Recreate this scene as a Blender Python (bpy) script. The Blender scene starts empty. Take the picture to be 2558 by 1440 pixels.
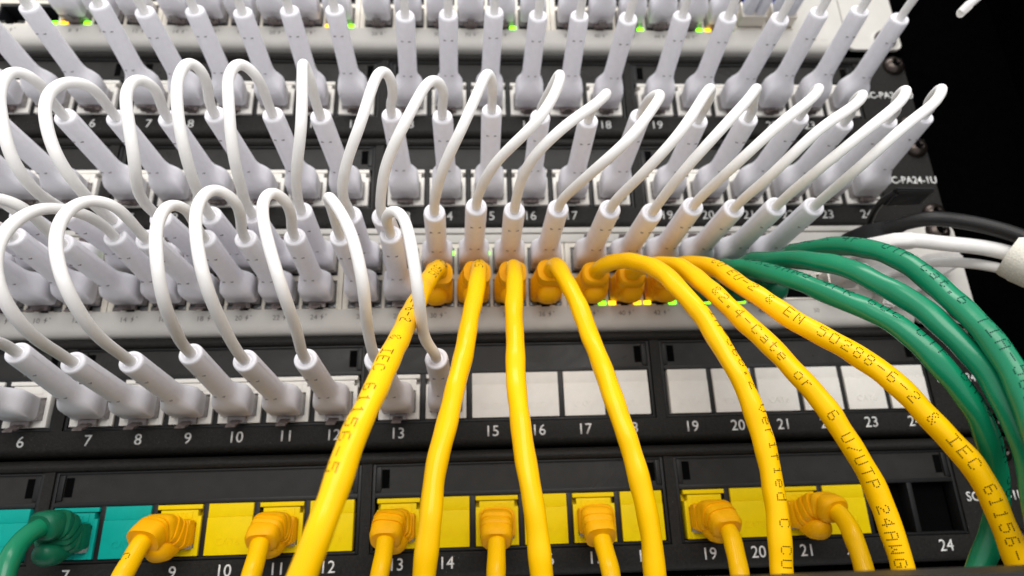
import bpy, bmesh, math, random
from mathutils import Vector, Matrix
S = 0.001                       # everything below is written in millimetres
scene = bpy.context.scene
COL = scene.collection
random.seed(7)

# ------------------------------------------------------------------ camera
cam_d = bpy.data.cameras.new('camera')
cam = bpy.data.objects.new('camera', cam_d); COL.objects.link(cam)
scene.camera = cam
cam_d.sensor_width = 36.0
cam_d.lens = 21.943
R_ = Vector((0.99842671, -0.0481851, -0.02867587)); U_ = Vector((0.01141977, -0.32595134, 0.94531757)); F_ = Vector((0.05489716, 0.94415778, 0.32488826))
m = Matrix((R_, U_, -F_)).transposed().to_4x4()
m.translation = Vector((41.243, -238.005, 22.949)) * S
cam.matrix_world = m
cam_d.clip_start = 0.005; cam_d.clip_end = 20
cam_d.dof.use_dof = True
cam_d.dof.focus_distance = 0.178
cam_d.dof.aperture_fstop = 11.0

# ------------------------------------------------------------------ light
world = bpy.data.worlds.new('World'); scene.world = world
world.use_nodes = True
bg = world.node_tree.nodes['Background']
bg.inputs[0].default_value = (0.98, 0.975, 1.0, 1); bg.inputs[1].default_value = 0.74

def area(name, loc, target, sx, sy, power, color):
    d = bpy.data.lights.new(name, 'AREA'); d.shape = 'RECTANGLE'; d.size = sx; d.size_y = sy
    d.energy = power; d.color = color
    o = bpy.data.objects.new(name, d); COL.objects.link(o)
    o.location = loc
    o.rotation_euler = (Vector(target) - Vector(loc)).to_track_quat('-Z', 'Y').to_euler()
    return o
area('ceiling_light', (0.0, -0.70, 1.35), (0.03, 0, 0.10), 1.0, 0.32, 8.3, (1.0, 0.985, 0.96))
area('room_light', (0.08, -0.85, 0.42), (0.03, 0, 0.10), 0.8, 0.45, 5.0, (1.0, 0.97, 0.93))

scene.view_settings.view_transform = 'Standard'
scene.view_settings.look = 'None'
scene.view_settings.exposure = 0.24
scene.view_settings.gamma = 1.0
scene.view_settings.use_curve_mapping = False

# ------------------------------------------------------------------ materials
def mat(name, col, rough=0.5, spec=0.5, noise=0.0, nscale=900, bump=0.0, bscale=2500, sss=0.0, emit=None, estr=0, dust=0.0, metal=0.0, trans=0.0, coat=0.0, blotch=0.0):
    m = bpy.data.materials.new(name); m.use_nodes = True
    nt = m.node_tree; N = nt.nodes; L = nt.links
    p = N['Principled BSDF']
    p.inputs['Base Color'].default_value = (*col, 1)
    p.inputs['Roughness'].default_value = rough
    p.inputs['Specular IOR Level'].default_value = spec
    p.inputs['Metallic'].default_value = metal
    p.inputs['Transmission Weight'].default_value = trans
    p.inputs['Coat Weight'].default_value = coat
    p.inputs['Coat Roughness'].default_value = 0.15
    if sss:
        p.inputs['Subsurface Weight'].default_value = sss
        p.inputs['Subsurface Radius'].default_value = (1.0, 0.85, 0.6)
        p.inputs['Subsurface Scale'].default_value = 0.0012
    tc = N.new('ShaderNodeTexCoord')
    src = None
    if noise:
        n = N.new('ShaderNodeTexNoise'); n.inputs['Scale'].default_value = nscale; n.inputs['Detail'].default_value = 4
        L.new(tc.outputs['Object'], n.inputs['Vector'])
        r = N.new('ShaderNodeMapRange'); r.inputs[1].default_value = 0.3; r.inputs[2].default_value = 0.7
        r.inputs[3].default_value = 1 - noise; r.inputs[4].default_value = 1 + noise
        L.new(n.outputs['Fac'], r.inputs[0])
        mx = N.new('ShaderNodeMix'); mx.data_type = 'RGBA'; mx.blend_type = 'MULTIPLY'; mx.inputs[0].default_value = 1
        mx.inputs[6].default_value = (*col, 1); L.new(r.outputs[0], mx.inputs[7])
        src = mx.outputs[2]
    if blotch:
        n = N.new('ShaderNodeTexNoise'); n.inputs['Scale'].default_value = 55; n.inputs['Detail'].default_value = 3; n.inputs['Distortion'].default_value = 1.2
        L.new(tc.outputs['Object'], n.inputs['Vector'])
        r = N.new('ShaderNodeMapRange'); r.inputs[1].default_value = 0.4; r.inputs[2].default_value = 0.75
        r.inputs[3].default_value = rough; r.inputs[4].default_value = max(0.05, rough - blotch)
        L.new(n.outputs['Fac'], r.inputs[0]); L.new(r.outputs[0], p.inputs['Roughness'])
    if dust:
        v = N.new('ShaderNodeTexVoronoi'); v.inputs['Scale'].default_value = 1900
        L.new(tc.outputs['Object'], v.inputs['Vector'])
        n2 = N.new('ShaderNodeTexNoise'); n2.inputs['Scale'].default_value = 60
        L.new(tc.outputs['Object'], n2.inputs['Vector'])
        th = N.new('ShaderNodeMapRange'); th.inputs[1].default_value = 0.35; th.inputs[2].default_value = 0.8; th.inputs[3].default_value = -0.04; th.inputs[4].default_value = 0.24 * dust
        L.new(n2.outputs['Fac'], th.inputs[0])
        lt = N.new('ShaderNodeMath'); lt.operation = 'LESS_THAN'
        sp = N.new('ShaderNodeSeparateColor'); L.new(v.outputs['Color'], sp.inputs[0])
        ad = N.new('ShaderNodeMath'); ad.operation = 'MULTIPLY_ADD'; ad.inputs[1].default_value = 0.28
        L.new(sp.outputs[0], ad.inputs[0]); L.new(v.outputs['Distance'], ad.inputs[2])
        L.new(ad.outputs[0], lt.inputs[0]); L.new(th.outputs[0], lt.inputs[1])
        mx = N.new('ShaderNodeMix'); mx.data_type = 'RGBA'
        L.new(lt.outputs[0], mx.inputs[0])
        if src: L.new(src, mx.inputs[6])
        else: mx.inputs[6].default_value = (*col, 1)
        mx.inputs[7].default_value = (0.42, 0.42, 0.42, 1)
        src = mx.outputs[2]
    if src: L.new(src, p.inputs['Base Color'])
    if bump:
        n = N.new('ShaderNodeTexNoise'); n.inputs['Scale'].default_value = bscale; n.inputs['Detail'].default_value = 3
        L.new(tc.outputs['Object'], n.inputs['Vector'])
        b = N.new('ShaderNodeBump'); b.inputs['Strength'].default_value = bump; b.inputs['Distance'].default_value = 0.0003
        L.new(n.outputs['Fac'], b.inputs['Height']); L.new(b.outputs['Normal'], p.inputs['Normal'])
    if emit:
        p.inputs['Emission Color'].default_value = (*emit, 1); p.inputs['Emission Strength'].default_value = estr
    return m
M = dict(

 boot=mat('white_boot_plastic', (0.82, 0.81, 0.85), 0.50, 0.2, noise=0.03, nscale=300, bump=0.16, bscale=1500),
 wcable=mat('white_cable_jacket', (0.80, 0.79, 0.77), 0.50, 0.2, noise=0.03, nscale=250, bump=0.06, bscale=900),
 seam=mat('moulding_mark', (0.20, 0.18, 0.18), 0.6),
 clear=mat('clear_plug_plastic', (0.30, 0.28, 0.28), 0.18, 0.6, noise=0.3, nscale=700),
 latch=mat('smoked_latch_plastic', (0.13, 0.105, 0.10), 0.2, 0.7, noise=0.3, nscale=600),
 ycable=mat('yellow_cable_jacket', (0.95, 0.53, 0.001), 0.24, 0.22, noise=0.03, nscale=120, bump=0.10, bscale=350),
 yboot=mat('yellow_boot_rubber', (0.93, 0.45, 0.002), 0.45, 0.15, noise=0.04, nscale=300, bump=0.08),
 gcable=mat('green_cable_jacket', (0.003, 0.20, 0.092), 0.26, 0.45, noise=0.06, nscale=120, bump=0.10, bscale=350),
 gboot=mat('green_boot_rubber', (0.004, 0.13, 0.065), 0.42, 0.35, noise=0.05, nscale=300),
 ink=mat('black_ink', (0.006, 0.006, 0.004), 0.8, 0.1),
 gink=mat('dark_green_ink', (0.001, 0.025, 0.02), 0.8, 0.1),
 lemon=mat('lemon_jack_plastic', (0.86, 0.63, 0.001), 0.45, 0.12, noise=0.03, nscale=300),
 teal=mat('teal_jack_plastic', (0.004, 0.36, 0.30), 0.45, 0.12, noise=0.04, nscale=300),
 wjack=mat('white_jack_plastic', (0.80, 0.775, 0.72), 0.42, 0.2, noise=0.025, nscale=300),
 black=mat('black_panel_plastic', (0.019, 0.018, 0.0165), 0.45, 0.12, noise=0.25, nscale=900, bump=0.5, bscale=1800, dust=0.9),
 cover=mat('dark_label_cover', (0.025, 0.024, 0.0222), 0.42, 0.2, noise=0.15, nscale=200, blotch=0.2),
 bezel=mat('black_bezel_plastic', (0.013, 0.013, 0.013), 0.38, 0.25, bump=0.2, bscale=1500),
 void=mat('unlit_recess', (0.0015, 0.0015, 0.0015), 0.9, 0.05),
 print_=mat('white_print', (0.72, 0.72, 0.70), 0.55, noise=0.15, nscale=1500),
 switch=mat('white_switch_enamel', (0.57, 0.553, 0.515), 0.5, 0.25, noise=0.035, nscale=90, bump=0.10, bscale=1200),
 beige=mat('beige_port_plastic', (0.72, 0.67, 0.58), 0.45, 0.4, noise=0.04, nscale=400),
 port=mat('black_port_plastic', (0.012, 0.012, 0.014), 0.30, 0.5),
 gold=mat('contact_metal', (0.55, 0.55, 0.55), 0.25, metal=1.0),
 grey=mat('grey_print', (0.16, 0.15, 0.14), 0.6),
 pale=mat('pale_grey_print', (0.45, 0.44, 0.42), 0.6),
 ledg=mat('green_status_light', (0.1, 0.5, 0.02), 0.3, emit=(0.22, 1.0, 0.01), estr=2.4),
 ledo=mat('amber_status_light', (0.6, 0.3, 0.02), 0.3, emit=(1.0, 0.52, 0.01), estr=2.4),
 screw=mat('dark_screw_steel', (0.06, 0.048, 0.042), 0.28, metal=0.85),
 sfp=mat('satin_cage_metal', (0.62, 0.58, 0.52), 0.35, metal=0.35),
 dullw=mat('greyish_plastic', (0.50, 0.48, 0.46), 0.4, noise=0.05),
 bluew=mat('bluish_translucent_plastic', (0.60, 0.61, 0.66), 0.3, noise=0.08),
 blue=mat('blue_plastic', (0.05, 0.07, 0.45), 0.35),
 rubber=mat('black_cord_rubber', (0.013, 0.0125, 0.0125), 0.40, 0.3, noise=0.1, bump=0.25),
 fabric=mat('cream_hook_tape', (0.70, 0.68, 0.60), 0.9, 0.1, noise=0.12, nscale=1500, bump=0.9, bscale=2500),
 wall=mat('black_cabinet_paint', (0.0008, 0.0008, 0.0009), 0.8, 0.0, noise=0.2, nscale=400, bump=0.2),
)

# ------------------------------------------------------------------ mesh helpers
class MB:
    def __init__(s): s.bm = bmesh.new(); s.mi = 0
    def face(s, vs):
        try: f = s.bm.faces.new(vs); f.material_index = s.mi; f.smooth = True; return f
        except ValueError: return None
    def box(s, x0, x1, y0, y1, z0, z1, bev=0.0):
        vs = [s.bm.verts.new((x, y, z)) for x in (x0, x1) for y in (y0, y1) for z in (z0, z1)]
        fs = [s.face([vs[i] for i in q]) for q in ((0,1,3,2), (4,6,7,5), (0,4,5,1), (2,3,7,6), (0,2,6,4), (1,5,7,3))]
        for f in fs: f.smooth = False
        if bev > 0:
            es = list({e for f in fs for e in f.edges})
            r = bmesh.ops.bevel(s.bm, geom=es, offset=bev, segments=2, affect='EDGES', profile=0.6)
            for f in r['faces']: f.material_index = s.mi; f.smooth = True
        return s
    def prism(s, prof, x0, x1, bev=0):   # (y,z) profile extruded along x
        a = [s.bm.verts.new((x0, y, z)) for y, z in prof]; b = [s.bm.verts.new((x1, y, z)) for y, z in prof]
        n = len(prof)
        for i in range(n):
            f = s.face([a[i], a[(i+1) % n], b[(i+1) % n], b[i]]); f.smooth = False
        f = s.face(list(reversed(a))); f.smooth = False
        f = s.face(b); f.smooth = False
        return s
    def outline(s, pts, y0, y1):         # (x,z) outline with thickness along y
        a = [s.bm.verts.new((x, y0, z)) for x, z in pts]; b = [s.bm.verts.new((x, y1, z)) for x, z in pts]
        n = len(pts)
        for i in range(n):
            f = s.face([a[i], b[i], b[(i+1) % n], a[(i+1) % n]]); f.smooth = False
        f = s.face(a); f.smooth = False
        f = s.face(list(reversed(b))); f.smooth = False
        return s
    def rings(s, rings, cap0=True, cap1=True):
        R = [[s.bm.verts.new(p) for p in r] for r in rings]
        n = len(R[0])
        for a, b in zip(R, R[1:]):
            for i in range(n): s.face([a[i], a[(i+1) % n], b[(i+1) % n], b[i]])
        if cap0: s.face(list(reversed(R[0])))
        if cap1: s.face(R[-1])
        return s
    def loft(s, secs, n=28, **k):        # secs: (centre, ex, ey, w, h, exponent)
        rr = []
        for c, ex, ey, w, h, e in secs:
            c = Vector(c); r = []
            for i in range(n):
                a = 2*math.pi*i/n; ca, sa = math.cos(a), math.sin(a)
                r.append(c + ex*(w/2*math.copysign(abs(ca)**(2/e), ca)) + ey*(h/2*math.copysign(abs(sa)**(2/e), sa)))
            rr.append(r)
        return s.rings(rr, **k)
    def build(s, name, mats, parent=None, origin=(0,0,0), matrix=None):
        bmesh.ops.recalc_face_normals(s.bm, faces=s.bm.faces)
        o0 = Vector(origin)
        if parent is not None:             # part meshes are written in scene millimetres, stored relative to their parent
            o0 = Vector((0, 0, 0)); q = parent
            while q is not None: o0 += q.location/S; q = q.parent
        for v in s.bm.verts: v.co = (v.co - o0) * S
        me = bpy.data.meshes.new(name); s.bm.to_mesh(me); s.bm.free()
        me.set_sharp_from_angle(angle=math.radians(50)) if hasattr(me, 'set_sharp_from_angle') else None
        for mm in (mats if isinstance(mats, (list, tuple)) else [mats]): me.materials.append(mm)
        return link(name, me, parent, origin if parent is None else None)
def link(name, me, parent=None, loc=None, rot=None):
    o = bpy.data.objects.new(name, me); COL.objects.link(o)
    if parent is not None: o.parent = parent
    if loc is not None: o.location = Vector(loc) * S
    if rot is not None: o.rotation_euler = rot
    return o
def tag(o, label, cat, group=None, kind=None):
    o['label'] = label; o['category'] = cat
    if group: o['group'] = group
    if kind: o['kind'] = kind
    return o
def thing(name, label, cat, loc, group=None):
    return tag(link(name, None, None, loc), label, cat, group)

_txt = {}
def text_mesh(body, h, thick=0.05, bold=0.0):
    """mesh of a word, cap height h mm, centred, lying in the xz plane and facing -y"""
    key = (body, h, thick, bold)
    if key in _txt: return _txt[key]
    c = bpy.data.curves.new('t', 'FONT'); c.body = body; c.size = 1.0; c.extrude = 0.0; c.resolution_u = 3; c.offset = bold
    o = bpy.data.objects.new('t', c); COL.objects.link(o)
    dg = bpy.context.evaluated_depsgraph_get()
    me = bpy.data.meshes.new_from_object(o.evaluated_get(dg))
    bpy.data.objects.remove(o)
    ref = 0.729
    k = h/ref * S
    xs = [v.co.x for v in me.vertices]; cx = (min(xs)+max(xs))/2
    for v in me.vertices:
        x, z = (v.co.x-cx)*k, (v.co.y-ref/2)*k
        v.co = (x, 0, z)
    bm = bmesh.new(); bm.from_mesh(me)
    r = bmesh.ops.extrude_face_region(bm, geom=list(bm.faces))
    for v in [g for g in r['geom'] if isinstance(g, bmesh.types.BMVert)]: v.co.y -= thick*S
    bmesh.ops.recalc_face_normals(bm, faces=bm.faces)
    bm.to_mesh(me); bm.free()
    _txt[key] = me
    return me
def word(name, body, h, x, y, z, material, parent, origin, thick=0.05, bold=0.0):
    me = text_mesh(body, h, thick, bold).copy()
    me.name = name; me.materials.clear(); me.materials.append(material)
    o = link(name, me, parent, Vector((x, y, z)) - Vector(origin))
    return o

# ------------------------------------------------------------------ curves
def catmull(P, step=1.0):
    P = [Vector(p) for p in P]
    P = [P[0]*2-P[1]] + P + [P[-1]*2-P[-2]]
    out = []
    for i in range(1, len(P)-2):
        p0, p1, p2, p3 = P[i-1:i+3]
        t0 = 0; t1 = max((p1-p0).length, 1e-3)**0.5; t2 = t1+max((p2-p1).length, 1e-3)**0.5; t3 = t2+max((p3-p2).length, 1e-3)**0.5
        n = max(2, int((p2-p1).length/step))
        for k in range(n):
            t = t1+(t2-t1)*k/n
            A1 = p0*((t1-t)/(t1-t0))+p1*((t-t0)/(t1-t0)); A2 = p1*((t2-t)/(t2-t1))+p2*((t-t1)/(t2-t1)); A3 = p2*((t3-t)/(t3-t2))+p3*((t-t2)/(t3-t2))
            B1 = A1*((t2-t)/(t2-t0))+A2*((t-t0)/(t2-t0)); B2 = A2*((t3-t)/(t3-t1))+A3*((t-t1)/(t3-t1))
            out.append(B1*((t2-t)/(t2-t1))+B2*((t-t1)/(t2-t1)))
    out.append(P[-2])
    return out
def smooth(Q, it):
    for _ in range(it):
        Q = [Q[0]] + [(Q[i-1]+Q[i]*2+Q[i+1])/4 for i in range(1, len(Q)-1)] + [Q[-1]]
    return Q
def frames(Q, up=Vector((0, 0, 1))):
    T = []
    for i in range(len(Q)):
        a = Q[max(0, i-1)]; b = Q[min(len(Q)-1, i+1)]; T.append((b-a).normalized())
    n = (up - T[0]*up.dot(T[0])).normalized(); fr = []
    for t in T:
        n = (n - t*n.dot(t)).normalized(); fr.append((t, n, t.cross(n)))
    return fr
def jacket(Q, r, wob=0.0, seed=0):
    """surface of a slightly lumpy cable: returns point(i, direction) and the frames"""
    fr = frames(Q); rnd = random.Random(seed); ph = [rnd.uniform(0, 6.28) for _ in range(8)]
    def point(i, ang):
        t, a, b = fr[i]
        off = a*math.sin(i*0.21+ph[0])*wob*0.6 + b*math.sin(i*0.173+ph[1])*wob*0.6 + a*math.sin(i*0.47+ph[5])*wob*0.3
        lump = wob*(0.5*math.sin(2*ang+i*0.16+ph[2]) + 0.35*math.sin(3*ang-i*0.11+ph[3]) + 0.4*math.sin(i*0.40+ph[4]))
        d = a*math.cos(ang)+b*math.sin(ang)
        return Q[i]+off+d*(r+lump), d
    return point, fr
def tube(mb, Q, r, n=16, wob=0.0, seed=0):
    point, fr = jacket(Q, r, wob, seed)
    mb.rings([[point(i, 2*math.pi*k/n)[0] for k in range(n)] for i in range(len(Q))])

FONT = {
'A':'01110,10001,10001,11111,10001,10001,10001','B':'11110,10001,10001,11110,10001,10001,11110','C':'01110,10001,10000,10000,10000,10001,01110',
'D':'11110,10001,10001,10001,10001,10001,11110','E':'11111,10000,10000,11110,10000,10000,11111','F':'11111,10000,10000,11110,10000,10000,10000',
'G':'01110,10001,10000,10111,10001,10001,01110','H':'10001,10001,10001,11111,10001,10001,10001','I':'11111,00100,00100,00100,00100,00100,11111',
'L':'10000,10000,10000,10000,10000,10000,11111','N':'10001,11001,10101,10101,10011,10001,10001','P':'11110,10001,10001,11110,10000,10000,10000',
'R':'11110,10001,10001,11110,10100,10010,10001','S':'01111,10000,10000,01110,00001,00001,11110','T':'11111,00100,00100,00100,00100,00100,00100',
'U':'10001,10001,10001,10001,10001,10001,01110','V':'10001,10001,10001,10001,10001,01010,00100','W':'10001,10001,10001,10101,10101,11011,10001',
'X':'10001,10001,01010,00100,01010,10001,10001','O':'01110,10001,10001,10001,10001,10001,01110','M':'10001,11011,10101,10101,10001,10001,10001',
'Y':'10001,10001,01010,00100,00100,00100,00100','0':'01110,10001,10001,10001,10001,10001,01110','1':'00100,01100,00100,00100,00100,00100,01110',
'2':'01110,10001,00001,00110,01000,10000,11111','3':'01110,10001,00001,00110,00001,10001,01110','4':'00010,00110,01010,10010,11111,00010,00010',
'5':'11111,10000,11110,00001,00001,10001,01110','6':'01110,10000,10000,11110,10001,10001,01110','7':'11111,00001,00010,00100,00100,01000,01000',
'8':'01110,10001,10001,01110,10001,10001,01110','9':'01110,10001,10001,01111,00001,00001,01110','&':'01100,10010,10100,01000,10101,10010,01101',
'-':'00000,00000,00000,11111,00000,00000,00000','/':'00001,00001,00010,00100,01000,10000,10000','.':'00000,00000,00000,00000,00000,01100,01100',
'o':'00000,00000,01110,10001,10001,10001,01110','e':'00000,00000,01110,10001,11111,10000,01110','r':'00000,00000,10110,11000,10000,10000,10000',
'i':'00100,00000,01100,00100,00100,00100,01110','f':'00110,01000,11110,01000,01000,01000,01000','d':'00001,00001,01111,10001,10001,10001,01111',
't':'01000,01000,11110,01000,01000,01001,00110','a':'00000,00000,01110,00001,01111,10001,01111','c':'00000,00000,01110,10000,10000,10001,01110',
's':'00000,00000,01111,10000,01110,00001,11110','x':'00000,00000,10001,01010,00100,01010,10001','h':'10000,10000,10110,11001,10001,10001,10001',' ':''}
def dot_text(mb, Q, r, wob, seed, s0, text, facing, dotw=0.35, cell=0.44, rowp=0.46, char=3.3, drift=0.0):
    """rows of small ink dots lying on the jacket, read along the cable"""
    import bisect
    L = [0.0]
    for a, b in zip(Q, Q[1:]): L.append(L[-1]+(b-a).length)
    point, fr = jacket(Q, r, wob, seed)
    facing = Vector(facing)
    def place(s, ang):
        i = min(max(bisect.bisect(L, s)-1, 0), len(Q)-2); f = (s-L[i])/max(L[i+1]-L[i], 1e-6)
        out = []
        for k in (i, i+1):
            t, a, b = fr[k]
            n = (facing-t*facing.dot(t)).normalized(); w = t.cross(n)
            d = n*math.cos(ang)+w*math.sin(ang)
            out.append(point(k, math.atan2(d.dot(b), d.dot(a))))
        p = out[0][0].lerp(out[1][0], f); d = out[0][1].lerp(out[1][1], f).normalized()
        t = fr[i][0]
        return p, d, t, t.cross(d)
    s = s0
    for ch in text:
        for ri, row in enumerate(FONT.get(ch, '').split(',')):
            for ci, bit in enumerate(row):
                if bit != '1': continue
                ss = s+ci*cell
                if ss > L[-1]-1: continue
                p, d, t, e = place(ss, (ri-3)*rowp/r + drift*(ss-s0))
                h = dotw/2; up, dn = p+d*0.06, p-d*0.2
                q = [mb.bm.verts.new(up+t*(h*math.cos(x))+e*(h*math.sin(x))) for x in [k*math.pi/3 for k in range(6)]]
                q2 = [mb.bm.verts.new(dn+t*(h*math.cos(x))+e*(h*math.sin(x))) for x in [k*math.pi/3 for k in range(6)]]
                mb.face(q)
                for i in range(6): mb.face([q[i], q2[i], q2[(i+1) % 6], q[(i+1) % 6]])
        s += char
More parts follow.
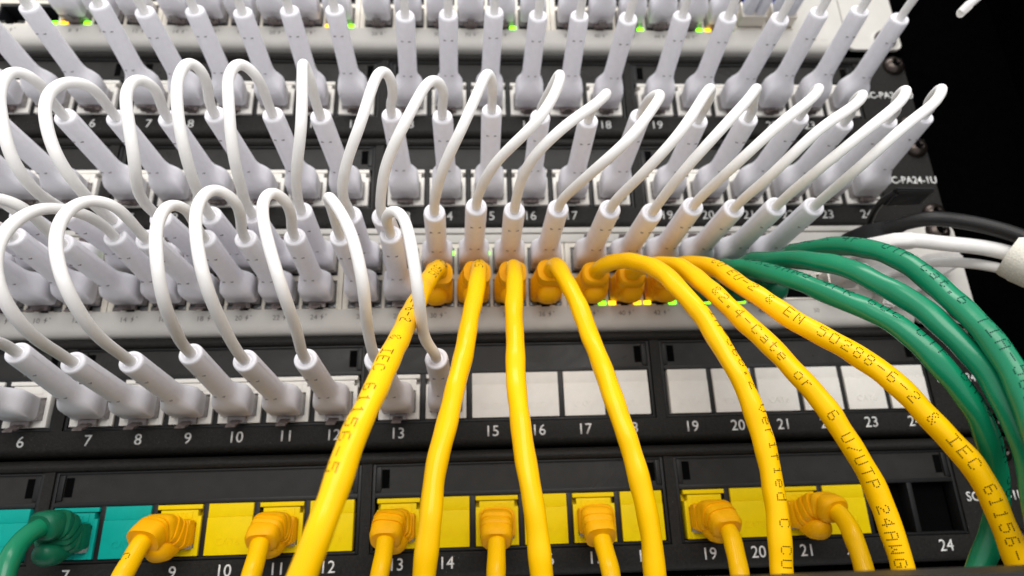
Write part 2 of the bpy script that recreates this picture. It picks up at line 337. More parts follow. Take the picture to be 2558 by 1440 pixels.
CABLES = [
  ('w', 'B', 24, 'S', 47, [(210.3, 0, 147.8), (210.2, -44.5, 156.3)], [(157.2, -2, 115.7), (157.3, -49.5, 116.4)],
    [(198.3, -60.8, 149.6), (191, -73.9, 145.5), (191.9, -76, 146.4), (187, -78.3, 139.6), (168.6, -82.1, 125.4), (159.7, -73.6, 118)]),
  ('w', 'B', 23, 'S', 45, [(192.7, 0, 147.8), (193, -48, 152.1)], [(142.9, -2, 115.7), (143.1, -51, 115.7)],
    [(182.5, -66.1, 146.4), (178.5, -74.3, 145.1), (179.9, -76, 145.7), (175.8, -78.1, 139.8), (158, -82.1, 125.3), (147.4, -72.7, 117.9)]),
  ('w', 'B', 22, 'S', 43, [(175.2, 0, 147.8), (175.3, -49, 150.5)], [(128.6, -2, 115.7), (128.6, -50.5, 115.3)],
    [(167, -66.2, 145.2), (164, -74.5, 143.3), (165.4, -76, 143.7), (160.7, -78.2, 138.1), (142.5, -82.1, 124.7), (133.2, -71.6, 117.1)]),
  ('w', 'B', 21, 'S', 41, [(157.6, 0, 147.8), (157.8, -51, 151.6)], [(114.4, -2, 115.7), (114.5, -50.5, 116.1)],
    [(151.5, -69, 146.1), (150.2, -75, 145.3), (151.4, -76, 146.1), (148, -77.8, 141.3), (133.5, -82.1, 128.8), (121.4, -75.2, 119.3)]),
  ('w', 'B', 20, 'S', 39, [(140.1, 0, 147.8), (140.1, -48.5, 152.4)], [(100.1, -2, 115.7), (100.2, -50.5, 113.9)],
    [(133.8, -64.7, 146.8), (130.3, -75, 144.7), (130.9, -76, 145.9), (127.3, -78, 141), (113.4, -82.1, 125.2), (104.7, -72.4, 117.4)]),
  ('w', 'B', 19, 'S', 37, [(122.6, 0, 147.8), (122.5, -46, 153.2)], [(85.9, -2, 115.7), (85.9, -51, 115)],
    [(117.7, -65.5, 145.8), (115.9, -75.1, 144.5), (116, -76, 146.1), (112.2, -78.3, 140.7), (101.3, -82.1, 124.5), (92.4, -71.9, 117)]),
  ('w', 'B', 18, 'S', 35, [(99.2, 0, 147.8), (99.6, -51, 151.3)], [(68.2, -2, 115.7), (69, -47, 117.3)],
    [(98.3, -62.1, 148.7), (98.3, -74.3, 143.5), (100, -76, 143), (97.4, -77.8, 138.7), (85.6, -82, 121.9), (76.3, -72.2, 116.9)]),
  ('w', 'B', 17, 'S', 33, [(81.6, 0, 147.8), (81.6, -47.5, 152)], [(53.9, -2, 115.7), (54, -47, 116.6)],
    [(80.8, -65.9, 145.3), (81.4, -74.5, 143.2), (83.3, -76, 143.6), (79.9, -78.3, 138.6), (65.9, -81.7, 125.4), (57.1, -71.5, 120.1)]),
  ('w', 'B', 16, 'S', 31, [(64.1, 0, 147.8), (64.4, -47, 153.9)], [(39.6, -2, 115.7), (41.1, -47, 118.2)],
    [(65, -64.7, 149.5), (66.8, -74.7, 148.9), (68.2, -76, 151.1), (66.7, -78.8, 143.3), (59.5, -82.2, 128.5), (46.8, -70, 120.9)]),
  ('w', 'B', 15, 'S', 29, [(46.5, 0, 147.8), (47, -47, 156.4)], [(25.4, -2, 115.7), (27, -47, 116)],
    [(46.8, -65.4, 150.5), (46.3, -74.9, 149.4), (45.4, -76, 150.9), (43.4, -78.6, 144.3), (37.3, -81.6, 126.1), (31, -70.1, 118.8)]),
  ('w', 'B', 14, 'S', 27, [(29, 0, 147.8), (29.4, -47, 153.8)], [(11.1, -2, 115.7), (10.4, -51, 112.7)],
    [(30.8, -64.6, 148.6), (30.7, -74.4, 147.4), (28.6, -76, 148.4), (26.4, -78.2, 143.7), (20.7, -82, 127), (14.6, -73.6, 118.9), (11.9, -59.4, 115.6)]),
  ('w', 'B', 13, 'S', 25, [(11.5, 0, 147.8), (11.4, -47, 154.5)], [(-3.1, -2, 115.7), (-1.6, -43, 117.1)],
    [(14.1, -62.6, 150.7), (14.8, -74, 149.8), (12.9, -76, 151.8), (11.3, -78.3, 146.5), (8.1, -81.8, 127.1), (2.2, -71.8, 118.6), (-0.9, -59.3, 115.7)]),
  ('w', 'B', 12, 'S', 23, [(-11.9, 0, 147.8), (-12.3, -51, 150.9)], [(-20.8, -2, 115.7), (-18.3, -43, 118.7)],
    [(-11.6, -60.9, 151), (-10.5, -73.6, 150.6), (-11.8, -76, 154.1), (-10.5, -79.1, 145.6), (-8.8, -81, 126.3), (-12.9, -68.7, 119)]),
  ('w', 'B', 11, 'S', 21, [(-29.5, 0, 147.8), (-29.5, -48.5, 153.3)], [(-35.1, -2, 115.7), (-34.5, -43, 117.5)],
    [(-27.5, -62.8, 151.8), (-27.2, -73.2, 151.5), (-30.5, -76, 153.7), (-32, -79.3, 146), (-29.5, -82.1, 133.5), (-29, -76.5, 121.1), (-31, -62.9, 116.7)]),
  ('w', 'B', 10, 'S', 19, [(-47, 0, 147.8), (-48, -51, 151.5)], [(-49.4, -2, 115.7), (-48.3, -43, 117.2)],
    [(-44.4, -65.1, 151.6), (-43, -74.2, 152.1), (-45.7, -76, 154), (-46.4, -79.3, 145.9), (-44.8, -81.7, 136.4), (-42.3, -79.5, 123.2), (-43.6, -67.3, 117.1)]),
  ('w', 'B', 9, 'S', 17, [(-64.6, 0, 147.8), (-64.5, -48.5, 151.5)], [(-63.6, -2, 115.7), (-63.7, -44.5, 115.5)],
    [(-60, -62.8, 148.6), (-57.5, -73.2, 147.1), (-60.1, -76, 147.6), (-60.5, -79.4, 140.1), (-56.6, -82.1, 128), (-55.6, -77.5, 117.9), (-59.6, -66.1, 113.7)]),
  ('w', 'B', 8, 'S', 15, [(-82.1, 0, 147.8), (-82.2, -48, 152.1)], [(-77.9, -2, 115.7), (-77.8, -46.5, 114.2)],
    [(-78, -64.2, 149), (-77.1, -72.7, 147.4), (-80.7, -76, 145.8), (-82.1, -79.8, 138.3), (-79.2, -82, 128), (-75.6, -79.7, 117.9), (-75, -67.2, 113.2)]),
  ('w', 'B', 7, 'S', 13, [(-99.6, 0, 147.8), (-99.5, -48, 152.5)], [(-92.1, -2, 115.7), (-92.3, -47, 116.6)],
    [(-95.1, -62.6, 150), (-92.9, -73.3, 149.4), (-96.5, -76, 150.1), (-96.1, -79.4, 141.9), (-90.7, -82.2, 127.9), (-88.4, -78.1, 117.5), (-89, -65.9, 114)]),
  ('w', 'B', 6, 'S', 11, [(-123, 0, 147.8), (-124, -47, 152.3)], [(-109.8, -2, 115.7), (-110, -43, 118.1)],
    [(-124.8, -62.7, 152), (-123.5, -77.6, 146.7), (-120, -82.5, 136.7), (-115.5, -75.4, 126.2), (-111.8, -59, 119.6)]),
  ('w', 'B', 5, 'S', 9, [(-140.6, 0, 147.8), (-141.6, -47, 152.3)], [(-124.1, -2, 115.7), (-124.1, -47, 115.7)],
    [(-142.2, -62.8, 152), (-140.3, -78.5, 146.2), (-135.8, -84.5, 135.5), (-130.4, -78.5, 124.4), (-126.1, -62.8, 117.3)]),
  ('w', 'B', 4, 'S', 7, [(-158.1, 0, 147.8), (-159.1, -47, 152.3)], [(-138.4, -2, 115.7), (-138.4, -47, 115.7)],
    [(-159.6, -62.8, 152), (-157.2, -78.5, 146.2), (-151.7, -84.5, 135.5), (-145.4, -78.5, 124.4), (-140.4, -62.8, 117.3)]),
  ('w', 'S', 28, 'C', 14, [(11.1, -2, 102.5), (12.6, -47, 108.1)], [(28.8, 0, 59.3), (28.2, -47, 66)],
    [(13.5, -61.4, 105.7), (15, -69.9, 104.9), (17.2, -72, 104.9), (20.1, -75.6, 100.9), (24.2, -84.5, 86.1), (25.7, -81.5, 74.9), (25.9, -61.7, 68)]),
  ('w', 'S', 26, 'C', 13, [(-3.1, -2, 102.5), (-3.2, -49, 106.6)], [(11.3, 0, 59.3), (10.2, -51, 65.2)],
    [(-2.2, -61, 107.3), (-2, -70.9, 108.4), (-3, -72, 110.2), (-0, -75.1, 106.3), (8.2, -84.3, 90.9), (11.2, -83, 79), (10, -65.9, 70.7)]),
  ('w', 'S', 24, 'C', 12, [(-20.8, -2, 102.5), (-19.8, -43, 109.3)], [(-12.1, 0, 59.3), (-12, -46.5, 66.6)],
    [(-16.2, -59.1, 109), (-15.5, -69.5, 109.9), (-18.1, -72, 111.6), (-18.9, -76.4, 105.7), (-14.2, -84.1, 91.2), (-9.9, -82.4, 78.3), (-10.1, -63.7, 70.5)]),
  ('w', 'S', 22, 'C', 11, [(-35.1, -2, 102.5), (-35.1, -45, 107.9)], [(-29.6, 0, 59.3), (-29.6, -48.5, 66.1)],
    [(-31.7, -58.2, 108.8), (-30.7, -69.2, 110.7), (-34.4, -72, 112.3), (-35.8, -77.8, 105), (-32.1, -84.5, 91.2), (-28.9, -83.4, 79.3), (-29, -67.3, 70.9)]),
  ('w', 'S', 20, 'C', 10, [(-49.4, -2, 102.5), (-49.2, -43, 108.8)], [(-47.2, 0, 59.3), (-47.3, -45.5, 69.2)],
    [(-44.6, -61.7, 106.6), (-43.3, -69.3, 107.1), (-45.9, -72, 107.4), (-45.5, -78.7, 99.1), (-40.9, -85.3, 85.3), (-40.4, -80.4, 76.1), (-43.6, -63.6, 71)]),
  ('w', 'S', 18, 'C', 9, [(-63.6, -2, 102.5), (-63.6, -50.5, 105.4)], [(-64.7, 0, 59.3), (-64.8, -45.5, 67)],
    [(-64.2, -61, 108.3), (-64.8, -68.8, 108.7), (-69.1, -72, 108.4), (-70.2, -78.8, 101.1), (-67.2, -84.4, 89.2), (-62.9, -84.3, 78.3), (-62.1, -71.9, 70.2)]),
  ('w', 'S', 16, 'C', 8, [(-77.9, -2, 102.5), (-77.9, -43.5, 109.6)], [(-82.3, 0, 59.3), (-82.2, -45, 67.2)],
    [(-75.5, -55.7, 108.9), (-75.7, -66.9, 107.1), (-80.7, -72, 106), (-82, -79.7, 98.3), (-81.3, -84.7, 88.1), (-78.7, -84.2, 77.4), (-77.9, -73.5, 70)]),
  ('w', 'S', 14, 'C', 7, [(-92.1, -2, 102.5), (-92.1, -46.5, 105.8)], [(-99.8, 0, 59.3), (-99.6, -44.5, 70.7)],
    [(-90.8, -57.9, 108.9), (-91, -68, 108.7), (-96.2, -72, 109.5), (-96.5, -80.2, 100.5), (-94.5, -85.3, 88), (-92.8, -82.6, 77.1), (-94.1, -68.1, 70.6)]),
  ('w', 'S', 12, 'C', 6, [(-109.8, -2, 102.5), (-109.9, -43.5, 109.8)], [(-123.2, 0, 59.3), (-125.2, -46, 67.2)],
    [(-112.4, -61, 109.2), (-117, -78.7, 102.4), (-122.1, -86, 90), (-125.7, -80.1, 77.2), (-126.5, -63.3, 69.1)]),
  ('w', 'S', 10, 'C', 5, [(-124.1, -2, 102.5), (-124.1, -47, 107.5)], [(-140.7, 0, 59.3), (-142.7, -46, 67.2)],
    [(-126.7, -64.4, 107), (-131.9, -81.4, 100.6), (-137.9, -87.8, 88.9), (-142.5, -80.9, 76.7), (-143.9, -63.5, 69)]),
  ('w', 'S', 8, 'C', 4, [(-138.4, -2, 102.5), (-138.4, -47, 107.5)], [(-158.3, 0, 59.3), (-160.3, -46, 67.2)],
    [(-141.1, -64.4, 107), (-146.9, -81.4, 100.6), (-153.8, -87.8, 88.9), (-159.3, -80.9, 76.7), (-161.3, -63.5, 69)]),
  ('w', 'A', 24, 'T', 48, [(210.7, 0, 192.5), (210.5, -46, 200.9)], [(157.2, -2, 238), (157.2, -48, 241)],
    [(209.4, -65.7, 203.6), (200.9, -85.5, 211.3), (186.1, -93.5, 222.5), (170.6, -86.6, 233.1), (160.2, -67.6, 239.6)]),
  ('w', 'A', 23, 'T', 46, [(193.2, 0, 192.5), (193.3, -48, 202.7)], [(142.9, -2, 238), (142.9, -48, 241)],
    [(192.2, -67.6, 205.3), (184.3, -87.1, 212.7), (170.4, -94.5, 223.4), (155.7, -87.1, 233.5), (145.9, -67.6, 239.7)]),
  ('w', 'A', 22, 'T', 44, [(175.6, 0, 192.5), (175.8, -49, 200.5)], [(128.6, -2, 238), (128.6, -48, 241)],
    [(174.8, -68.6, 203.2), (167.5, -87.8, 211), (154.5, -95, 222.3), (140.7, -87.3, 233), (131.5, -67.7, 239.6)]),
  ('w', 'A', 21, 'T', 42, [(158.1, 0, 192.5), (158.3, -51, 195.5)], [(114.4, -2, 238), (114.4, -48, 241)],
    [(157.5, -70.5, 198.4), (150.7, -89.4, 207.1), (138.6, -96, 219.8), (125.8, -87.7, 232), (117.1, -67.8, 239.4)]),
  ('w', 'A', 20, 'T', 40, [(140.5, 0, 192.5), (140.5, -46, 200.4)], [(100.1, -2, 238), (100.1, -48, 241)],
    [(139.9, -65.7, 203.1), (133.7, -85.5, 210.9), (122.6, -93.5, 222.2), (110.7, -86.6, 233), (102.7, -67.6, 239.6)]),
  ('w', 'A', 19, 'T', 38, [(123, 0, 192.5), (122.9, -44.5, 202.2)], [(85.9, -2, 238), (85.9, -48, 241)],
    [(122.4, -64.3, 204.9), (116.8, -84.3, 212.4), (106.6, -92.8, 223.1), (95.8, -86.3, 233.4), (88.3, -67.5, 239.7)]),
  ('w', 'A', 18, 'T', 36, [(99.6, 0, 192.5), (99.7, -49.5, 196)], [(68.2, -2, 238), (68.2, -48, 241)],
    [(99.4, -69.1, 198.9), (94.8, -88.2, 207.5), (86.2, -95.2, 220), (76.9, -87.4, 232.1), (70.4, -67.7, 239.4)]),
  ('w', 'A', 17, 'T', 34, [(82.1, 0, 192.5), (82, -45, 201.1)], [(53.9, -2, 238), (53.9, -48, 241)],
    [(81.8, -64.8, 203.8), (77.8, -84.7, 211.5), (70.2, -93, 222.6), (61.9, -86.4, 233.2), (56, -67.5, 239.6)]),
  ('w', 'A', 16, 'T', 32, [(64.5, 0, 192.5), (65.6, -47, 199.1)], [(39.6, -2, 238), (39.6, -48, 241)],
    [(65.6, -66.7, 201.8), (61.9, -86.3, 209.9), (54.9, -94, 221.6), (47.2, -86.8, 232.7), (41.6, -67.6, 239.5)]),
  ('w', 'A', 15, 'T', 30, [(47, 0, 192.5), (48.8, -47, 200.7)], [(25.4, -2, 238), (25.4, -48, 241)],
    [(48.8, -66.7, 203.4), (45.7, -86.3, 211.2), (39.4, -94, 222.4), (32.3, -86.8, 233.1), (27.3, -67.6, 239.6)]),
  ('w', 'A', 14, 'T', 28, [(29.4, 0, 192.5), (31.3, -47, 199.1)], [(11.1, -2, 238), (11.1, -48, 241)],
    [(31.5, -66.7, 201.9), (28.8, -86.3, 209.9), (23.5, -94, 221.6), (17.4, -86.8, 232.7), (12.9, -67.6, 239.5)]),
  ('w', 'A', 13, 'T', 26, [(11.9, 0, 192.5), (15, -47, 198.3)], [(-3.1, -2, 238), (-3.1, -48, 241)],
    [(15.3, -66.7, 201.1), (13, -86.3, 209.3), (8.2, -94, 221.2), (2.7, -86.8, 232.6), (-1.5, -67.6, 239.5)]),
  ('w', 'A', 12, 'T', 24, [(-11.5, 0, 192.5), (-11.5, -47, 200.8)], [(-20.8, -2, 238), (-20.8, -48, 241)],
    [(-10.9, -66.7, 203.6), (-11.6, -86.3, 211.3), (-13.9, -94, 222.4), (-16.9, -86.8, 233.1), (-19.5, -67.6, 239.6)]),
  ('w', 'A', 11, 'T', 22, [(-29.1, 0, 192.5), (-28.9, -45, 201.9)], [(-35.1, -2, 238), (-35.1, -48, 241)],
    [(-28.2, -64.8, 204.5), (-28.4, -84.7, 212.1), (-29.8, -93, 223), (-31.9, -86.4, 233.3), (-33.9, -67.5, 239.6)]),
  ('w', 'A', 10, 'T', 20, [(-46.6, 0, 192.5), (-46.6, -44, 201.6)], [(-49.4, -2, 238), (-49.4, -48, 241)],
    [(-45.8, -63.8, 204.2), (-45.3, -83.9, 211.9), (-45.7, -92.5, 222.8), (-46.9, -86.2, 233.3), (-48.3, -67.5, 239.6)]),
  ('w', 'A', 9, 'T', 18, [(-64.1, 0, 192.5), (-64.1, -44.5, 201.8)], [(-63.6, -2, 238), (-63.6, -48, 241)],
    [(-63.2, -64.3, 204.4), (-62.1, -84.3, 212), (-61.6, -92.8, 222.9), (-61.8, -86.3, 233.3), (-62.7, -67.5, 239.6)]),
  ('w', 'A', 8, 'T', 16, [(-81.7, 0, 192.5), (-81.7, -45.5, 200)], [(-77.9, -2, 238), (-77.9, -48, 241)],
    [(-80.6, -65.2, 202.7), (-78.9, -85.1, 210.6), (-77.5, -93.2, 222), (-76.8, -86.5, 232.9), (-77.1, -67.5, 239.6)]),
  ('w', 'A', 7, 'T', 14, [(-99.2, 0, 192.5), (-99.1, -45, 203.5)], [(-92.1, -2, 238), (-92.1, -48, 241)],
    [(-97.9, -64.8, 206.1), (-95.7, -84.7, 213.4), (-93.4, -93, 223.8), (-91.8, -86.4, 233.7), (-91.5, -67.5, 239.7)]),
  ('w', 'A', 6, 'T', 12, [(-122.6, 0, 192.5), (-122.7, -46.5, 200.8)], [(-109.8, -2, 238), (-109.8, -48, 241)],
    [(-121.2, -66.2, 203.5), (-118, -85.9, 211.2), (-114, -93.8, 222.4), (-110.7, -86.7, 233.1), (-109.4, -67.6, 239.6)]),
  ('w', 'A', 5, 'T', 10, [(-140.2, 0, 192.5), (-141.2, -46, 199.5)], [(-124.1, -2, 238), (-124.1, -48, 241)],
    [(-139.5, -65.7, 202.2), (-135.6, -85.5, 210.2), (-130.4, -93.5, 221.8), (-125.9, -86.6, 232.8), (-123.8, -67.6, 239.5)]),
  ('w', 'A', 4, 'T', 8, [(-157.7, 0, 192.5), (-158.7, -46, 199.5)], [(-138.4, -2, 238), (-138.4, -48, 241)],
    [(-156.9, -65.7, 202.2), (-152.4, -85.5, 210.2), (-146.3, -93.5, 221.8), (-140.9, -86.6, 232.8), (-138.2, -67.6, 239.5)]),
  ('y', 'S', 30, None, 0, [(25.4, -2, 102.5), (27.7, -28, 103.4)], [(5.3, -103, 6.4), (5.3, -103, 6.4)],
    [(24.9, -42, 93.5), (22.6, -62, 77.7), (19.5, -82, 59.8), (16.8, -93, 47), (13.3, -100, 34.1), (10.1, -103, 21.4), (6.6, -103, 10.5), (5.3, -103, 6.4)]),
  ('y', 'S', 32, None, 0, [(39.6, -2, 102.5), (41.9, -28, 103.3)], [(26.9, -68, 0.1), (26.9, -68, 0.1)],
    [(40.8, -38, 92.6), (38.8, -47, 78.1), (35.8, -55, 61), (32.5, -62, 45), (29.6, -66, 31.1), (28.3, -68, 18.4), (27.3, -68, 6.3), (26.9, -68, 0.1)]),
  ('y', 'S', 34, None, 0, [(53.9, -2, 102.5), (54.5, -28, 103.1)], [(57.3, -64, -1.5), (57.3, -64, -1.5)],
    [(53.7, -38, 92.5), (52.9, -46, 78.2), (52.3, -54, 60.9), (52.8, -60, 43.7), (54.5, -63, 28.5), (56.2, -64, 13.5), (56.9, -64, 4.9), (57.3, -64, -1.5)]),
  ('y', 'S', 36, None, 0, [(68.2, -2, 102.5), (69.1, -28, 103.9)], [(86.9, -60, -3.1), (86.9, -60, -3.1)],
    [(71.6, -38, 94.4), (74.9, -46, 79.2), (77.8, -54, 62.9), (81.3, -58, 46.7), (84.6, -60, 31), (86.8, -60, 16.4), (86.8, -60, 3.5), (86.9, -60, -3.1)]),
  ('y', 'S', 38, None, 0, [(85.9, -2, 102.5), (86.1, -27, 103.2)], [(118.8, -64, -3.7), (118.8, -64, -3.7)],
    [(93.7, -38, 101.3), (100.8, -50, 92.6), (107.1, -58, 79), (112.5, -62, 65.3), (117.2, -64, 50.7), (120.1, -64, 36.2), (120.6, -64, 20.5), (119.4, -64, 2.8), (118.8, -64, -3.7)]),
  ('y', 'S', 40, None, 0, [(100.1, -2, 102.5), (99.3, -27, 102.4)], [(149.7, -68, -3.3), (149.7, -68, -3.3)],
    [(108.4, -40, 98.9), (113.2, -54, 86.6), (119.7, -62, 73.2), (127.9, -66, 60.5), (137, -68, 45.8), (144.1, -68, 31.1), (148.1, -68, 16.7), (149.5, -68, 3.2), (149.7, -68, -3.3)]),
  ('y', 'S', 42, None, 0, [(114.4, -2, 102.5), (112.7, -27, 102.9)], [(177.4, -74, -3.5), (177.4, -74, -3.5)],
    [(118.9, -42, 98), (123.1, -58, 85.1), (130.3, -68, 72.5), (137.4, -73, 64.5), (146.1, -76, 56.8), (151.8, -78, 50.1), (157.1, -79, 42.1), (162.7, -80, 33.2), (166.4, -80, 27), (169.3, -79, 21.1), (171, -78, 15.2), (172.6, -77, 9.4), (174.4, -76, 3.1), (177.4, -74, -3.5)]),
  ('g', 'S', 44, None, 0, [(128.6, -2, 102.5), (129.1, -27, 102.1)], [(165.7, -64, -4.4), (165.7, -64, -4.4)],
    [(129.7, -42, 97), (135.1, -58, 88.4), (141.9, -68, 79.9), (148.4, -76, 71.9), (154.6, -82, 63.7), (159.7, -85, 53.8), (166.8, -84, 42.9), (172.3, -79, 33), (176.4, -73, 23.9), (176.3, -69, 13.9), (172.8, -66, 5.1), (165.7, -64, -4.4)]),
  ('g', 'S', 46, None, 0, [(142.9, -2, 102.5), (140, -27, 104.2)], [(173.4, -86, 12.7), (173.4, -86, 12.7)],
    [(140.2, -42, 99.4), (144, -60, 92.3), (148.6, -70, 86.5), (152.7, -78, 78.8), (158.6, -84, 69.9), (162.8, -88, 60.4), (167.7, -90, 50.1), (171.2, -90, 38.9), (173.7, -88, 28.1), (173.4, -86, 12.7)]),
  ('g', 'S', 48, None, 0, [(157.2, -2, 102.5), (153.2, -30, 105)], [(172.4, -94, 24.3), (172.4, -94, 24.3)],
    [(151.6, -48, 100.6), (155.1, -62, 96.2), (159.1, -72, 90.6), (162.7, -82, 80.5), (165.3, -90, 67.4), (167.1, -94, 58.8), (169.5, -96, 47.8), (170.2, -96, 36.8), (172.4, -94, 24.3)]),
  ('g', 'D', 7, None, 0, [(-98.9, 0, 14.5), (-97.2, -11, 20.2)], [(-97.9, -30, -1.7), (-97.9, -30, -1.7)],
    [(-99.2, -18, 19.8), (-100.4, -23, 16.3), (-99.3, -28, 10.4), (-98.6, -30, 3.5), (-97.9, -30, -1.7)]),
  ('y', 'D', 9, None, 0, [(-63.9, 0, 14.5), (-64.6, -11, 18.5)], [(-68.2, -27, -1.1), (-68.2, -27, -1.1)],
    [(-66.3, -17, 15.5), (-66.9, -22, 10.3), (-67.1, -26, 4.7), (-68.2, -27, -1.1)]),
  ('y', 'D', 11, None, 0, [(-28.8, 0, 14.5), (-28.4, -11, 18.4)], [(-30.2, -27, -3.5), (-30.2, -27, -3.5)],
    [(-29.5, -16.5, 14.3), (-28.9, -22, 8.4), (-29.1, -26, 3.1), (-30.2, -27, -3.5)]),
  ('y', 'D', 13, None, 0, [(12.2, 0, 14.5), (11.2, -11, 18.1)], [(9.4, -27, -4.9), (9.4, -27, -4.9)],
    [(10.2, -16, 13.7), (10.4, -22, 7.1), (10.1, -26, 2.1), (9.4, -27, -4.9)]),
  ('y', 'D', 15, None, 0, [(47.2, 0, 14.5), (46.8, -11, 17.4)], [(45.8, -27, -6.2), (45.8, -27, -6.2)],
    [(46.5, -16, 12.3), (46.2, -22, 6), (46, -26, 0.9), (45.8, -27, -6.2)]),
  ('y', 'D', 17, None, 0, [(82.3, 0, 14.5), (81.1, -11, 17.3)], [(82.1, -27, -7.5), (82.1, -27, -7.5)],
    [(81.2, -16, 12.1), (81.7, -22, 5.4), (81.9, -26, 0.3), (82.1, -27, -7.5)]),
  ('y', 'D', 19, None, 0, [(123.3, 0, 14.5), (122.6, -11, 17.8)], [(122.3, -28, -8.8), (122.3, -28, -8.8)],
    [(124, -17, 13.3), (123.4, -23, 5.9), (122.6, -27, -1), (122.3, -28, -8.8)]),
  ('y', 'D', 21, None, 0, [(158.3, 0, 14.5), (160, -12, 19)], [(160.3, -31, -8.6), (160.3, -31, -8.6)],
    [(162.4, -19, 16.4), (161.9, -26, 9.5), (161.1, -30, 0.9), (160.3, -31, -8.6)]),
]
PAD = [(198.8, -26.0, 128.3), (214.6, -26.0, 128.9), (213.8, -36.0, 130.1), (198.4, -36.0, 130.4)]
STRAP = [(204.9, -4.0, 123.0), (202.3, -10.0, 125.8), (200.7, -17.0, 128.8), (199.5, -26.0, 130.2), (199.9, -34.0, 129.8)]

# ------------------------------------------------------------------ layout (mm; x right, z up, fronts face -y)
UH = 44.45; PIT = 17.5402; GAP = 5.8625; SP = 14.2617; SG = 3.4313; SX0 = -11.984
OX = {0: .46, 1: -.4, 3: -.24, 4: .19}; OZ = {0: -.09, 1: .2, 3: -.16, 4: .05}
def port_x(n): n -= 1; return (n-11.5)*PIT + (n//6-1.5)*GAP
def sw_x(n): c = (n-1)//2; return (c-11.5)*SP + (c//6-1.5)*SG + SX0
XL, XR = -238.0, 245.5

# the cabinet behind and beside the equipment
rack = thing('equipment_rack', 'black steel rack cabinet behind and beside all the panels', 'rack', (3.5, 30, -60))
o0 = (3.5, 30, -60)
MB().box(246.6, 300, 1.5, 30, -150, 420, .6).build('rack_post', M['wall'], rack, o0)
MB().box(-300, -239, 2.5, 30, -150, 420, .6).build('rack_post', M['wall'], rack, o0)
MB().box(-320, 420, 60, 64, -200, 480).build('rear_panel', M['wall'], rack, o0)
MB().box(300.5, 304, -110, 60, -150, 420).build('side_panel', M['wall'], rack, o0)

def screw(parent, origin, x, y, z, r=5.0):
    mb = MB()
    secs = []
    ex, ey = Vector((1,0,0)), Vector((0,0,1))
    for yy, rr in ((0.0, r), (-0.8, r), (-1.8, r*.88), (-2.6, r*.66), (-2.95, r*.44)):
        secs.append(((x, y+yy, z), ex, ey, rr*2, rr*2, 2))
    secs += [((x, y-2.2, z), ex, ey, r*.6, r*.6, 2)]
    mb.loft(secs, n=24)
    s = mb.build('mounting_screw', M['screw'], parent, origin)
    mb = MB().box(x-r*.36, x+r*.36, y-3.05, y-2.0, z-.45, z+.45).box(x-.45, x+.45, y-3.05, y-2.0, z-r*.36, z+r*.36)
    mb.build('cross_recess', M['void'], s, (0,0,0))
    return s

def jack_mesh():                       # keystone jack with a plug opening
    mb = MB()
    mb.box(-7.6, -6.1, -.3, 5, -8.4, 4.6, .15); mb.box(6.1, 7.6, -.3, 5, -8.4, 4.6, .15)
    mb.box(-6.1, -1.9, -.3, 5, -8.4, -6.0, .1); mb.box(1.9, 6.1, -.3, 5, -8.4, -6.0, .1)
    mb.box(-1.9, 1.9, .6, 5, -8.4, -6.6, .1)
    mb.box(-6.3, 6.3, -.3, 5, 2.4, 6.6, .1); mb.box(-7.6, 7.6, -.3, 5, 6.9, 8.4, .15)
    mb.box(-4.6, 4.6, -.55, 0, 3.6, 6.3, .12)
    mb.box(-7.55, 7.55, 3.5, 5, -8.3, 8.3)
    return mb
def blank_mesh():
    mb = MB()
    mb.box(-7.7, 7.7, -.5, 5, -8.45, 4.0, .22); mb.box(-7.7, 7.7, -.25, 5, 4.0, 8.5, .22)
    return mb
_j = {}
def proto(kind, material):
    k = (kind, material.name)
    if k not in _j:
        o = (jack_mesh() if kind == 'jack' else blank_mesh()).build(kind, material)
        _j[k] = o.data; bpy.data.objects.remove(o)
    return _j[k]

